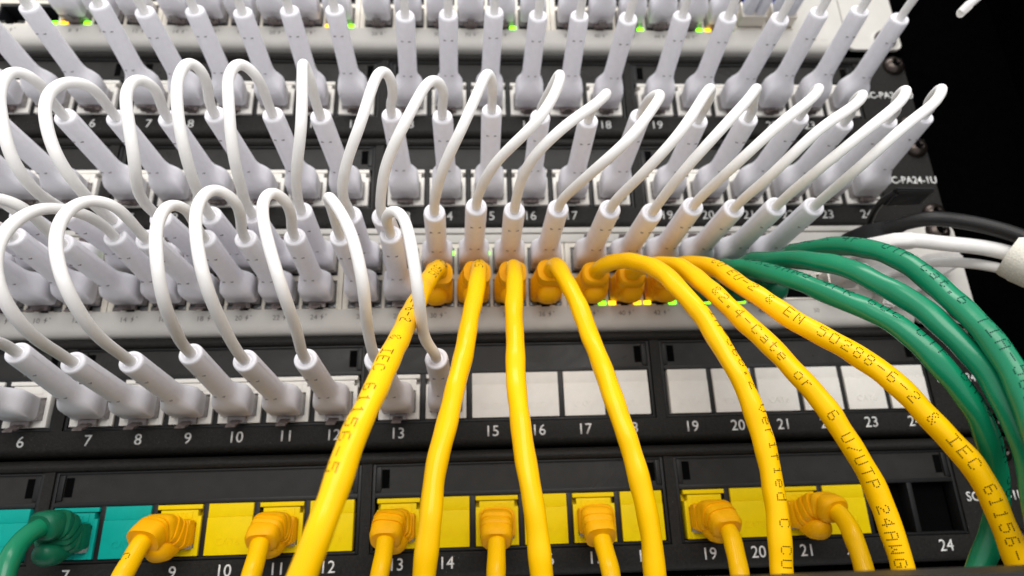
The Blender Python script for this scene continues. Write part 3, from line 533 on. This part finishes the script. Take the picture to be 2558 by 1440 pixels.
def patch_panel(row, label, jacks, numbers_skip=()):
    ox, oz = OX[row], OZ[row]; z0 = row*UH+oz
    org = (3.5, 0, z0)
    t = thing('patch_bay', label, 'patch panel', org, 'rack patch panels')
    mb = MB()
    # lower number strip with a rolled edge, upper ridge, ribs and ears: one moulded face
    mb.prism([(0,7.3),(0,1.0),(.35,-.1),(1.2,-1.0),(2.8,-1.7),(6,-1.9),(6,7.3)], XL, XR)
    mb.prism([(2.6,42.0),(6,42.0),(6,37.7),(.2,37.7),(-.9,38.3),(-1.3,39.3),(-.9,40.5),(.6,41.4)], XL+16, XR-22)
    mb.prism([(2.0,42.0),(6,42.0),(6,37.7),(0,37.7),(0,41.2)], XL, XL+16); mb.prism([(2.0,42.0),(6,42.0),(6,37.7),(0,37.7),(0,41.2)], XR-22, XR)
    edges = [XL]
    for g in range(4):
        c = (g*6+2.5-11.5)*PIT+(g-1.5)*GAP+ox; edges += [c-2.5*PIT-9.9, c+2.5*PIT+9.9]
    edges.append(XR)
    for a, b in zip(edges[0::2], edges[1::2]):
        mb.box(a, b, 0, 6, 7.3, 37.7)
    for v in mb.bm.verts: v.co.z += z0
    mb.build('faceplate', M['black'], t, org)
    MB().box(XL+12, XR-12, 7.5, 12, z0-1, z0+41).build('back_plate', M['void'], t, org)
    for g in range(4):
        xl, xr = edges[1+2*g], edges[2+2*g]
        mb = MB()
        e = .5
        mb.box(xl+.25, xl+1.3, e, 6, z0+7.5, z0+37.5, .15); mb.box(xr-1.3, xr-.25, e, 6, z0+7.5, z0+37.5, .15)
        mb.box(xl+1.3, xr-1.3, e, 6, z0+7.5, z0+8.4, .15); mb.box(xl+1.3, xr-1.3, e, 6, z0+36.9, z0+37.5, .15)
        mb.box(xl+1.3, xr-1.3, .3, 6, z0+25.9, z0+27.4, .15)
        for k in range(5):
            xm = (port_x(g*6+k+1)+port_x(g*6+k+2))/2+ox
            mb.box(xm-.95, xm+.95, .3, 6, z0+8.4, z0+25.9, .15)
        mb.build('port_bezel', M['bezel'], t, org)
        cv = MB().box(xl+1.3, xr-1.3, 1.5, 6, z0+27.4, z0+36.9)
        cv = cv.build('label_cover', M['cover'], t, org)
        for a, b in ((xl+1.45, xl+3.2), (xr-3.2, xr-1.45)):
            MB().box(a, b, .7, 3, z0+28, z0+36.6, .2).build('end_lip', M['bezel'], cv)
        for a, b in ((xl+3.4, xl+6.2), (xr-6.2, xr-3.4)):
            MB().box(a, b, 1.42, 2.0, z0+29.2, z0+35.8).build('pry_slot', M['void'], cv)
    for n in range(1, 25):
        x = port_x(n)+ox; kind, mm = jacks(n)
        if kind == 'jack':
            j = link('jack', proto('jack', M[mm]), t, Vector((x, 0, z0+17.2))-Vector(org))
            if row == 0:
                wme = text_mesh('CAT6', 1.9, .18).copy(); wme.materials.clear(); wme.materials.append(M[mm]); wme.name = 'embossed_lettering'
                link('embossed_lettering', wme, j, (0, -.53, 4.95))
        elif kind == 'blank':
            j = link('blank_insert', proto('blank', M[mm]), t, Vector((x, 0, z0+17.2))-Vector(org))
            wme = text_mesh('CAT6', 2.4, .2).copy(); wme.materials.clear(); wme.materials.append(M[mm]); wme.name = 'embossed_lettering'
            link('embossed_lettering', wme, j, (0, -.48, -4.0))
        else:
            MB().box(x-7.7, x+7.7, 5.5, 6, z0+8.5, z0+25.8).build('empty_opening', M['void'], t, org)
        word('port_number', str(n), 4.1, x, 0.0, z0+3.95, M['print_'], t, org, thick=.09, bold=.004)
    word('model_lettering', 'SC-PA24-1U', 3.5, 234.6, 0.0, z0+20.4, M['print_'], t, org, thick=.09, bold=.012).scale.x = .93
    for x in (238.8+1.5, -231.0):
        for zz in (3.6, 36.6): screw(t, org, x, 0, z0+zz)
    return t

patch_panel(0, 'bottom black patch panel with yellow and teal jacks and two empty openings', lambda n: ('jack','teal') if n in (7,5,3) else ('blank','teal') if n < 9 else ('none','') if n > 22 else ('jack' if n % 2 else 'blank', 'lemon'))
patch_panel(1, 'black patch panel below the middle white switch, its right half white CAT6 blanks', lambda n: ('blank' if n >= 15 else 'jack', 'wjack'))
patch_panel(3, 'black patch panel directly above the middle white switch, every jack plugged', lambda n: ('jack', 'wjack'))
patch_panel(4, 'topmost black patch panel, directly under the upper white switch', lambda n: ('jack', 'wjack'))

def bolt(mb, x, y, z, s=1.0):
    pts = [(.35,1.2),(-.55,-.05),(-.05,-.05),(-.3,-1.2),(.6,.15),(.1,.15)]
    mb.outline([(x+a*s, z+b*s) for a, b in reversed(pts)], y, y-.05)
    mb.box(x+1.15*s, x+1.75*s, y-.05, y, z+.72*s, z+.86*s); mb.box(x+1.38*s, x+1.52*s, y-.05, y, z+.5*s, z+1.08*s)

def port_mesh(up):
    mb = MB()
    mb.box(-6.45, -5.75, 0, 9, -5.6, 5.6); mb.box(5.75, 6.45, 0, 9, -5.6, 5.6)
    mb.box(-5.75, 5.75, 0, 9, 4.2, 5.6) if not up else mb.box(-5.75, 5.75, 0, 9, -5.6, -4.2)
    mb.box(-6.4, 6.4, 9, 9.5, -5.5, 5.5)
    s = 1 if up else -1
    # stepped latch side
    z0, z1 = sorted((s*3.6, s*5.6))
    mb.box(-5.75, -2.8, .3, 9, z0, z1); mb.box(2.8, 5.75, .3, 9, z0, z1)
    return mb
pm_up = port_mesh(True).build('port', M['port']); PM_UP = pm_up.data; bpy.data.objects.remove(pm_up)
pm_dn = port_mesh(False).build('port', M['port']); PM_DN = pm_dn.data; bpy.data.objects.remove(pm_dn)

def network_switch(base, label, lit, up_rows=True):
    z0 = base; org = (3.5, -2, z0); t = thing('network_switch', label, 'network switch', org, 'white rack network switches')
    Y = -2.0
    mb = MB()
    mb.prism([(Y,7.3),(Y,1.5),(Y+.5,.2),(Y+1.2,-1.2),(Y+3,-2.2),(8,-2.2),(8,7.3)], -212, 219)
    mb.prism([(Y,35),(Y+.1,35),(Y,35.2),(Y,38.6),(8,38.6),(8,35)], -212, 219)
    mb.box(-212, 219, Y+.1, 8, 39.5, 41.8, .3)
    mb.box(-211.5, 218.5, Y+1.6, 8, 38.6, 39.5)
    xl = [sw_x(1)-7.2]
    mb.box(-212, sw_x(1)-7.6, Y, 8, 7.3, 35); 
    mb.box(sw_x(48)+7.6, 219, Y, 8, 7.3, 35)
    for v in mb.bm.verts: v.co.z += z0
    mb.build('chassis_face', M['switch'], t, org)
    MB().box(-205, 212, 8.2, 60, z0-1, z0+40).build('chassis', M['switch'], t, org)
    mb = MB()
    Yb = Y+.35
    for c in range(24):
        x = sw_x(2*c+1)
        for s in (-1, 1):
            a, b = (x+6.5, x+7.13) if s > 0 else (x-7.13, x-6.5)
            mb.box(a, b, Yb, 8, 7.5, 34.8)
        mb.box(x-6.5, x+6.5, Yb, 8, 19.4, 21.4)
        mb.box(x-6.5, x-1.7, Yb, 8, 7.4, 8.0); mb.box(x+1.7, x+6.5, Yb, 8, 7.4, 8.0)
        mb.box(x-6.5, x-1.7, Yb, 8, 32.9, 34.8); mb.box(x+1.7, x+6.5, Yb, 8, 32.9, 34.8)
        if c % 6 == 5 and c < 23:
            mb.box(x+7.2, x+7.13+SG/2-.15, Yb, 8, 7.4, 34.8); mb.box(x+7.13+SG/2+.15, x+7.13+SG-.07, Yb, 8, 7.4, 34.8)
    for v in mb.bm.verts: v.co.z += z0
    mb.build('port_frame', M['beige'], t, org)
    for n in range(1, 49):
        x = sw_x(n)
        up = n % 2 == 1
        z = z0+(13.7 if not up else 27.1)
        link('port', PM_UP if up else PM_DN, t, Vector((x, Y+.7, z))-Vector(org))
        for s in (-1, 1):
            col = lit.get((n, s))
            zz = z0+8.5 if not up else z0+30.6
            mb = MB().box(x+s*5.1-1.5, x+s*5.1+1.5, Y-.1, Y+2.5, zz-.8, zz+.9, .35)
            if col: mb.build('status_light', M[col], t, org)
            elif x > -150 and not up and z0 < 150: mb.build('status_light', M['dullled'], t, org)
    for c in range(24):
        n = 2*c+2; x = sw_x(n)
        word('port_number', str(n), 2.05, x-1.6, Y, z0+4.3, M['grey'], t, org, thick=.03)
        pr = MB(); bolt(pr, x+1.5, Y, z0+4.3, 1.1); pr.build('power_mark', M['grey'], t, org)
        word('port_number', str(n-1), 1.6, x-1.3, Y, z0+36.7, M['pale'], t, org, thick=.03)
        pr = MB(); bolt(pr, x+1.2, Y, z0+36.7, .8); pr.build('power_mark', M['pale'], t, org)
    word('port_number', '50', 1.75, 178.4, Y, z0+4.3, M['grey'], t, org, thick=.03)
    MB().box(203.2, 203.9, Y-.04, Y, z0+2.9, z0+3.7).build('reset_hole', M['grey'], t, org)
    word('reset_lettering', 'RESET', 1.0, 208, Y, z0+3.3, M['pale'], t, org, thick=.03)
    # cages for optical modules to the right of the last ports
    for x in (172.5, 187.0):
        for zz in (14.5, 27.5):
            mb = MB()
            mb.box(x-6.9, x-6.2, Y-.5, 8, zz-5.6, zz+5.6, .1); mb.box(x+6.2, x+6.9, Y-.5, 8, zz-5.6, zz+5.6, .1)
            mb.box(x-6.2, x+6.2, Y-.5, 8, zz-5.6, zz-4.9, .1); mb.box(x-6.2, x+6.2, Y-.5, 8, zz+4.9, zz+5.6, .1)
            for v in mb.bm.verts: v.co.z += z0
            cg = mb.build('module_cage', M['sfp'], t, org)
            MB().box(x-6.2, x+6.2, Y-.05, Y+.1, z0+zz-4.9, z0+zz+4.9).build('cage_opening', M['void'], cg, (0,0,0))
    # ears
    for x0, x1, sx in ((219.5, 245.6, 238.0), (-238, -212.5, -231)):
        mb = MB()
        r = 3; pts = []
        xo, xi = (x1, x0) if x0 > 0 else (x0, x1)
        for cx, cz, a0 in ((x1-r, 41.5-r, 0), (x0+r, 41.5-r, 90), (x0+r, -1.8+r, 180), (x1-r, -1.8+r, 270)):
            for k in range(5):
                a = math.radians(a0+k*22.5); pts.append((cx+r*math.cos(a), z0+cz+r*math.sin(a)))
        mb.outline(pts, Y+1.6, Y)
        ear = mb.build('mounting_ear', M['switch'], t, org)
        for zz in (3.6, 38.6):
            w = MB(); w.loft([((sx, Y-.01, z0+zz), Vector((1,0,0)), Vector((0,0,1)), 14, 12, 2), ((sx, Y-.25, z0+zz), Vector((1,0,0)), Vector((0,0,1)), 13.4, 11.4, 2)], n=28)
            w.build('washer', M['switch'], ear, (0,0,0))
            s = screw(ear, (0,0,0), sx, Y-.2, z0+zz, 5.2)
    return t
M['dullled'] = mat('unlit_lens', (0.10, 0.10, 0.10), 0.15, 0.8)
M['ledy'] = mat('yellow_status_light', (0.6, 0.5, 0.02), 0.3, emit=(1.0, 0.80, 0.02), estr=1.5)
network_switch(2*UH, 'middle white 48-port switch with yellow and green cables in its lower row', {(38,1):'ledg',(40,-1):'ledo',(40,1):'ledo',(42,-1):'ledy',(42,1):'ledg',(44,1):'ledg',(46,1):'ledg',(11,1):'ledg',(29,1):'ledg',(31,1):'ledg'})
network_switch(5*UH+2.2, 'upper white switch across the top of the picture, cropped by the frame', {(6,1):'ledg',(8,-1):'ledo',(8,1):'ledg',(24,-1):'ledo',(24,1):'ledg',(34,1):'ledg',(42,1):'ledg',(46,1):'ledg',(48,-1):'ledo',(48,1):'ledg'})

# ------------------------------------------------------------------ plugs
Xv, Zv = Vector((1,0,0)), Vector((0,0,1))
def slim_boot_mesh():
    mb = MB()
    prof = [(2.2,11.4,8.2,8),(2.5,11.6,8.8,8),(6.4,11.7,8.9,8),(6.5,11.9,9.1,8),(10.8,11.8,9.1,7),(12.3,11.3,8.9,5),(13.8,10.2,8.6,3.8),(15.4,8.7,8.0,2.8),(17.5,7.8,7.6,2.3),(20,7.55,7.5,2.1),(40,7.35,7.3,2.0),(45.7,7.3,7.3,2),(46.4,7.15,7.15,2),(46.8,6.7,6.7,2),(46.9,6.0,6.0,2),(46.8,4.6,4.6,2),(46.4,4.0,4.0,2)]
    mb.loft([((0,-t,0), Xv, Zv, w, h, e) for t, w, h, e in prof], n=32)
    mb.mi = 1
    mb.mi = 0
    for sx in (-1, 1): mb.box(sx*3.62-.12, sx*3.62+.12, -45.5, -19, -.16, .16)
    mb.mi = 1
    for tt, zz in ((37.5, -3.52), (19.6, -3.62)):
        for sx in (-1.35, 1.35):
            mb.box(sx-.5, sx+.5, -tt-.14, -tt+.14, zz-.12, zz+.3)
    o = mb.build('boot', [M['boot'], M['seam']]); me = o.data; bpy.data.objects.remove(o); return me
def plug_mesh():
    mb = MB()
    mb.box(-5.85, 5.85, -2.9, 6.5, -3.6, 4.2, .3)
    o = mb.build('plug', M['clear']); me = o.data; bpy.data.objects.remove(o); return me
def latch_mesh():
    mb = MB()
    mb.prism([(2,-4.0),(-2.5,-4.9),(-7.6,-7.4),(-7.9,-8.2),(-2.6,-6.0),(2,-5.2)], -1.7, 1.7)
    mb.prism([(-1.2,-3.6),(-2.6,-3.8),(-2.6,-6.0),(-1.2,-5.8)], -3.2, 3.2)
    o = mb.build('latch', M['latch']); me = o.data; bpy.data.objects.remove(o); return me
BOOT, PLUG, LATCH = slim_boot_mesh(), plug_mesh(), latch_mesh()

def slim_end(t, org, base, tip, flip=False):
    base, tip = Vector(base), Vector(tip)
    d = (tip-base)
    k = d.length/47.0
    d.normalize()
    q = Vector((0,-1,0)).rotation_difference(d)
    bt = link('boot', BOOT, t, base-Vector(org)); bt.rotation_mode = 'QUATERNION'; bt.rotation_quaternion = q; bt.scale = (1, k, 1)
    pg = link('plug', PLUG, t, base-Vector(org))
    lt = link('latch', LATCH, pg)
    if flip:
        pg.rotation_euler = (0, math.pi, 0)
    return d

FACE = (-0.15, -1.0, 0.1)
CABTXT = { ('S',30):('FD 505       2-6-2  & IEC 61156-5',14,1,(.6,-1,.1),.010), ('S',32):('RoHS',9.0,1,(0,-1,.1),0), ('S',38):('TIA-568.2 Verified C CULD  C CUL',62,1,(1.3,-1,.4),.011), ('S',40):('&2.4-Category 6 U/UTP 24AWG 4PR 75C CMX',54,1,(-.15,-1,.0),.006),
 ('S',42):('CO EU-2 & EN 50288-6-2 & IEC 61156-5',36,1,(.0,-1,.10),.005), ('S',44):('4PX24AWG 4PR 60C UTP CAT6 TIA 568.2',34,1,(.1,-1,.5),-.002), ('S',48):('24AWG x 4P  UTP Cat.6 TIA-568.2 Verified',26,1,(.0,-1,.35),.003),
 ('D',9):('C',14,1,(-.3,-1,.2),0), ('D',11):('CM',20,1,(1.2,-1,.2),0), ('D',13):('B1P',22,1,(-.1,-1,.3),0)}
WORDS = {'A':'topmost patch panel','B':'patch panel above the middle switch','C':'patch panel under the middle switch','S':'middle switch','T':'upper switch','D':'bottom patch panel'}
COLN = {'w':'white','y':'yellow','g':'green'}
SIDE = {}
def cable(kind, pa, na, pb, nb, A, B, mid, idx):
    (ba, ta), (bb, tb) = A, B
    org = Vector(ba)
    if kind == 'w':
        lab = {'BS':'white slim cable looping from jack %d above the middle switch to its port %d' % (na, nb),
               'SC':'white slim cable arching from middle switch port %d down to jack %d below it' % (na, nb),
               'AT':'white slim cable from topmost panel jack %d up to upper switch port %d' % (na, nb)}[pa+pb]
        grp = {'BS':'white cables looping into the middle switch from above','SC':'white cables arching down from the middle switch','AT':'white cables rising to the upper switch'}[pa+pb]
        t = thing('slim_patch_cable', lab, 'patch cable', org, grp)
        da = slim_end(t, org, ba, ta, flip=(pa == 'S' and na % 2 == 1))
        db = slim_end(t, org, bb, tb, flip=(pb == 'S' and nb % 2 == 1))
        ta, tb = Vector(ta), Vector(tb)
        mp = [Vector(p) for p in mid]
        mp = [p for p in mp if (p-ta).length > 13 and (p-tb).length > 13]
        P = [ta-da*3, ta+da*1.5, ta+da*4] + mp + [tb+db*4, tb+db*1.5, tb-db*3]
        Q = smooth(catmull(P, 1.0), 26)
        mb = MB(); tube(mb, Q, 1.64, n=14, wob=.03, seed=idx)
        mb.build('cable_jacket', M['wcable'], t, org)
        return t
    jm, bmt, ink = (M['ycable'], M['yboot'], M['ink']) if kind == 'y' else (M['gcable'], M['gboot'], M['gink'])
    if pa == 'S': lab = {'y':'yellow cable from middle switch port %d running down in front of the panels', 'g':'green cable from middle switch port %d arcing right past the panel ends'}[kind] % na
    else: lab = {'y':'yellow cable with ribbed boot in bottom panel jack %d, dropping out of the frame', 'g':'green cable with ribbed boot in teal jack %d of the bottom panel'}[kind] % na
    t = thing('patch_cable', lab, 'patch cable', org, ('yellow' if kind == 'y' else 'green')+' thick cables '+('from the middle switch' if pa == 'S' else 'in the bottom panel'))
    base = Vector(ba)+Vector((0,0,1.5 if pa == 'D' else 0)); P = [base+Vector((0,4,0)), base+Vector((0,-2,0)), base+Vector((0,-8,0)), Vector(ta)] + [Vector(p) for p in mid]
    Q = smooth(catmull(P, .7), 14)
    L = [0.0]
    for a, b in zip(Q, Q[1:]): L.append(L[-1]+(b-a).length)
    start = next(i for i, s in enumerate(L) if s > 16)
    r = 2.95
    mb = MB(); tube(mb, Q[start:], r, n=24, wob=.16 , seed=idx*7+1)
    cj = mb.build('cable_jacket', jm, t, org)
    # ribbed boot lofted along the first part of the path
    fr = frames(Q)
    def sec(s, w, h, e):
        i = min(range(len(L)), key=lambda j: abs(L[j]-s)); tt = fr[i][0]
        ex = (Xv - tt*Xv.dot(tt)).normalized(); ey = ex.cross(-tt).normalized()
        if ey.z < 0: ey = -ey
        return (Q[i], ex, ey, w, h, e)
    S_ = [sec(4, 11.6, 8.2, 6), sec(4.4, 12.2, 9.2, 6), sec(8.6, 12.3, 9.6, 5)]
    for k in range(5):
        a = 9.2+k*2.1; w = 12.5-k*.38; h = 10.0-k*.12; e = 4.4-k*.3
        S_ += [sec(a, w-.9, h-.9, e), sec(a+.3, w-.15, h-.15, e), sec(a+.85, w, h, e), sec(a+1.4, w-.1, h-.1, e), sec(a+1.7, w-.9, h-.9, e)]
    S_ += [sec(19.8, 9.9, 8.7, 3), sec(20.1, 10.6, 9.3, 3), sec(22.3, 10.4, 9.2, 2.9), sec(23.5, 10.1, 8.9, 2.8), sec(23.9, 9.0, 8.0, 2.6), sec(24.0, 6.2, 6.2, 2)]
    mb = MB(); mb.loft(S_, n=28)
    bt = mb.build('boot', bmt, t, org)
    # rounded latch guard hanging below the boot
    mb = MB(); g = []
    for s, w, h, dz in ((2.6,5.5,2.6,-6.0),(3.2,7.6,4.6,-6.4),(6,8.6,6.6,-7.0),(9,8.8,7.6,-7.6),(12,8.4,7.4,-7.8),(14,7.2,6.2,-7.6),(15.4,5.0,4.2,-7.2),(15.9,2.4,2.0,-7.0)):
        g.append((base+Vector((0, -s, dz+3.2)), Xv, Zv, w, h, 2.3))
    mb.loft(g, n=24); mb.build('latch_guard', bmt, t, org)
    pg = link('plug', PLUG, t, (0,0,0)); 
    mb = MB().box(base.x-6.0, base.x+6.0, base.y-5, base.y-1.0, base.z-4.0, base.z+4.4, .5)
    mb.build('plug_sleeve', bmt, t, org)
    tx = CABTXT.get((pa, na))
    if tx and tx[0]:
        mb = MB(); dot_text(mb, Q[start:], r, .16, idx*7+1, tx[1], tx[0], tx[3], drift=tx[4])
        mb.build('printed_lettering', ink, cj, (0,0,0))
    return t
for i, (k, pa, na, pb, nb, A, B, mid) in enumerate(CABLES):
    cable(k, pa, na, pb, nb, A, B, mid, i)

# ------------------------------------------------------------------ right-hand odds and ends
def simple_tube(name, pts, r, m_, parent, org, wob=.03, seed=1, n=16):
    mb = MB(); tube(mb, smooth(catmull(pts, 1.0), 6), r, n=n, wob=wob, seed=seed); return mb.build(name, m_, parent, org)
org = (203, -2, 124)
pc = thing('power_cord', 'thick black cord with an angled ribbed connector above the green cables', 'power cord', org)
mb = MB()
mb.loft([((197,0,120.5), Xv, Zv, 11, 7, 5), ((197.4,-9,120.3), Xv, Zv, 12, 8, 5), ((198.2,-19,119.6), Vector((.92,-.38,0)), Zv, 11.5, 8, 4), ((200.5,-25,119), Vector((.7,-.7,0)), Zv, 9, 7, 3), ((202.5,-28,118.9), Vector((.5,-.85,0)), Zv, 7, 6.4, 2.4)], n=32)
cn = mb.build('connector', M['rubber'], pc, org)
BL, BR, TR, TL = [Vector(v) for v in PAD]
nn = (BR-BL).cross(TL-BL).normalized()
mb = MB(); mb.rings([[p-nn*.9 for p in (BL,BR,TR,TL)], [p+nn*.9 for p in (BL,BR,TR,TL)]])
bmesh.ops.bevel(mb.bm, geom=list(mb.bm.edges), offset=.5, segments=2, affect='EDGES')
pad = mb.build('release_pad', M['rubber'], pc, org)
for k in range(8):
    f0 = .12+k*.105
    a, b2 = BL.lerp(TL, f0).lerp(BR.lerp(TR, f0), .1), BL.lerp(TL, f0).lerp(BR.lerp(TR, f0), .9)
    w = (TL-BL).normalized()*.28
    MB().rings([[a-w, a+w, b2+w, b2-w], [q_+(nn if nn.y < 0 else -nn)*1.25 for q_ in (a-w*.6, a+w*.6, b2+w*.6, b2-w*.6)]]).build('grip_rib', M['rubber'], pad)
simple_tube('release_strap', STRAP, 1.3, M['rubber'], pc, org)
simple_tube('cord', [(200,-24,118.9),(203,-29,118.9),(209,-35,118.2),(218.2,-38,115.7),(226.8,-44,109.4),(232,-48,103.8),(240,-53,94),(250,-58,78)], 2.75, M['rubber'], pc, org)
org = (193, -20, 110)
for i, (pts, lab, r) in enumerate(((( (190,-24,111.6),(196,-31,111.0),(204,-33,110.2),(211.7,-34,108.7),(222.9,-38,105.3),(230,-42,101),(240,-47,92),(250,-52,80)), 'thick white cable running right from behind the green cables under the black cord', 2.75),
                                  (( (205,-12,107.4),(213.2,-20,106.4),(222.6,-28,103.2),(228.5,-38,96.9),(238,-44,88),(247,-50,76)), 'thinner white cable below the thick white one, tucked into the cream wrap', 1.9))):
    w = thing('white_lead', lab, 'cable', pts[0], 'white leads gathered at the right')
    simple_tube('cable_jacket', pts, r, M['wcable'], w, pts[0], seed=i)
    a = Vector(pts[0]); 
    mb = MB()
    if i == 0: mb.loft([(a+Vector((-6,5,-1.5)), Vector((0,1,0)), Zv, 10, 4.5, 5), (a+Vector((0,0,-.4)), Vector((.4,.9,0)).normalized(), Zv, 10, 5, 5), (a+Vector((7,-6.2,-.7)), Vector((.4,.9,0)).normalized(), Zv, 8, 5.5, 4), (a+Vector((12,-8.6,-1.2)), Vector((.3,.9,0)).normalized(), Zv, 6.2, 6, 2.5)], n=24)
    else: mb.loft([(a+Vector((-3,6,-2.5)), Vector((.5,.8,0)).normalized(), Zv, 15, 8, 6), (a+Vector((2,1,-1)), Vector((.5,.8,0)).normalized(), Zv, 14, 7, 5), (a+Vector((8,-7,-.6)), Vector((.5,.8,0)).normalized(), Zv, 8, 5, 3)], n=24)
    mb.build('connector', M['wcable'], w, pts[0])
# hook-and-loop wrap
org = (232, -43, 98)
wr = MB(); ax = Vector((.62,-.42,-.66)).normalized(); e1 = ax.cross(Vector((0,1,0))).normalized(); e2 = ax.cross(e1)
cc = Vector((232.5,-43.5,98.5))
wr.loft([(cc-ax*4.2, e1, e2, 12.5, 12.5, 2.2), (cc-ax*4.6, e1, e2, 15.5, 15, 2.2), (cc-ax*3.5, e1, e2, 16.6, 16, 2.2), (cc+ax*4, e1, e2, 17.6, 16.5, 2.3), (cc+ax*9, e1, e2, 17, 16.5, 2.2), (cc+ax*9.5, e1, e2, 13, 13, 2)], n=32)
w = wr.build('cable_wrap', M['fabric'], None, org); tag(w, 'cream fabric hook and loop wrap around the leads at the right edge', 'cable wrap')
wt = MB(); wt.loft([(cc+ax*(-1)+e1*1.2-e2*.4, e1, e2, 17.6, 17.2, 2.3), (cc+ax*(-.6)+e1*1.2-e2*.4, e1, e2, 18.6, 17.8, 2.3), (cc+ax*7+e1*1.0, e1, e2, 19, 18, 2.3), (cc+ax*7.4+e1*1.0, e1, e2, 17.8, 17.2, 2.3)], n=32)
wt.build('overlap_flap', M['fabric'], w, (0,0,0))
# white connector body lying over the ear and optical modules behind the green cables
def module(x, z, lab, mt, grp):
    b = (x, -3, z); t = thing('optical_module', lab, 'optical module', b, grp)
    MB().box(x-5.9, x+5.9, -9, 2, z-4.4, z+4.4, .3).build('module_body', M['sfp'], t, b)
    mb = MB()
    for s in (-1, 1): mb.loft([((x+s*2.9,-8.5,z), Xv, Zv, 5, 6.5, 4), ((x+s*2.9,-18,z+.3), Xv, Zv, 5, 6.3, 4), ((x+s*2.9,-20,z+.3), Xv, Zv, 3.4, 4, 2.5), ((x+s*2.9,-30,z+1), Xv, Zv, 3, 3, 2)], n=20)
    mb.build('fibre_plug', mt, t, b)
    for s in (-1, 1): simple_tube('fibre', [(x+s*2.9,-29,z+1),(x+s*3,-42,z+4),(x+s*3+4,-52,z+16),(x+s*3+9,-54,z+40)], 1.3, mt, t, b)
    MB().box(x-5, x+5, -10.2, -9.1, z+3.0, z+4.3, .3).build('release_tab', M['blue'], t, b)
    return t
zt = 5*UH+2.2
module(172.5, zt+14.5, 'optical module with bluish plugs in the upper switch, left of the pair', M['bluew'], 'optical modules in the upper switch')
module(187.0, zt+14.5, 'optical module with bluish plugs in the upper switch, right of the pair', M['bluew'], 'optical modules in the upper switch')
def dac(x, z, lab):
    b = (x, -3, z); t = thing('cable_module', lab, 'optical module', b, 'grey modules in the middle switch')
    MB().box(x-5.9, x+5.9, -10, 2, z-4.3, z+4.3, .5).build('module_body', M['sfp'], t, b)
    mb = MB(); mb.loft([((x,-10,z), Xv, Zv, 10.5, 7.5, 4), ((x,-17,z), Xv, Zv, 9.5, 7, 3.5), ((x+1,-21,z), Xv, Zv, 6, 6, 2.5), ((x+1.5,-23,z), Xv, Zv, 4, 4, 2)], n=24)
    mb.build('nose', M['dullw'], t, b)
    return t
dac(187.0, 2*UH+14.5, 'stubby grey module below the green cables, beside port label 50')
b = (226, -3, 104)
t = thing('angled_adapter', 'grey-white angular adapter on the switch ear behind the green cables', 'adapter', b)
mb = MB(); mb.outline([(199,91.8),(203,90.6),(237,108.6),(238,112.6),(232,114.2),(222,113),(206,104)], -2.6, -13)
bmesh.ops.bevel(mb.bm, geom=list(mb.bm.edges), offset=.8, segments=2, affect='EDGES')
mb.build('adapter_body', M['dullw'], t, b)
# loose cable end, top right
pts = [(222.6,-60,191.0),(224.5,-63,192.6),(231,-68,196.5),(243,-74,203),(262,-80,214)]
t = thing('loose_cable', 'short cut end of a white cable poking in at the top right', 'cable', pts[0])
simple_tube('cable_jacket', pts, 1.5, M['wcable'], t, pts[0])
MB().loft([((222.3,-59.7,190.8), Vector((0,.9,-.4)).normalized(), Vector((-.4,.3,.8)).normalized(), 3.4, 3.4, 2), ((223.9,-62,192.1), Vector((0,.9,-.4)).normalized(), Vector((-.4,.3,.8)).normalized(), 3.5, 3.5, 2)], n=16).build('cut_tip', M['wjack'], t, pts[0])
# dark bar of the tray below, which hides the lower ends of the cables
bar = MB(); bar.prism([(-118,8.3),(-112,8.8),(-60,1),(-20,-8),(-20,-14),(-110,-10),(-118,2)], -260, 330)
bo = bar.build('cable_tray', M['wall2'] if 'wall2' in M else M['rubber'], None, (3.5,-60,-8)); tag(bo, 'dark bar along the bottom right edge hiding the lower cable ends', 'cable tray')
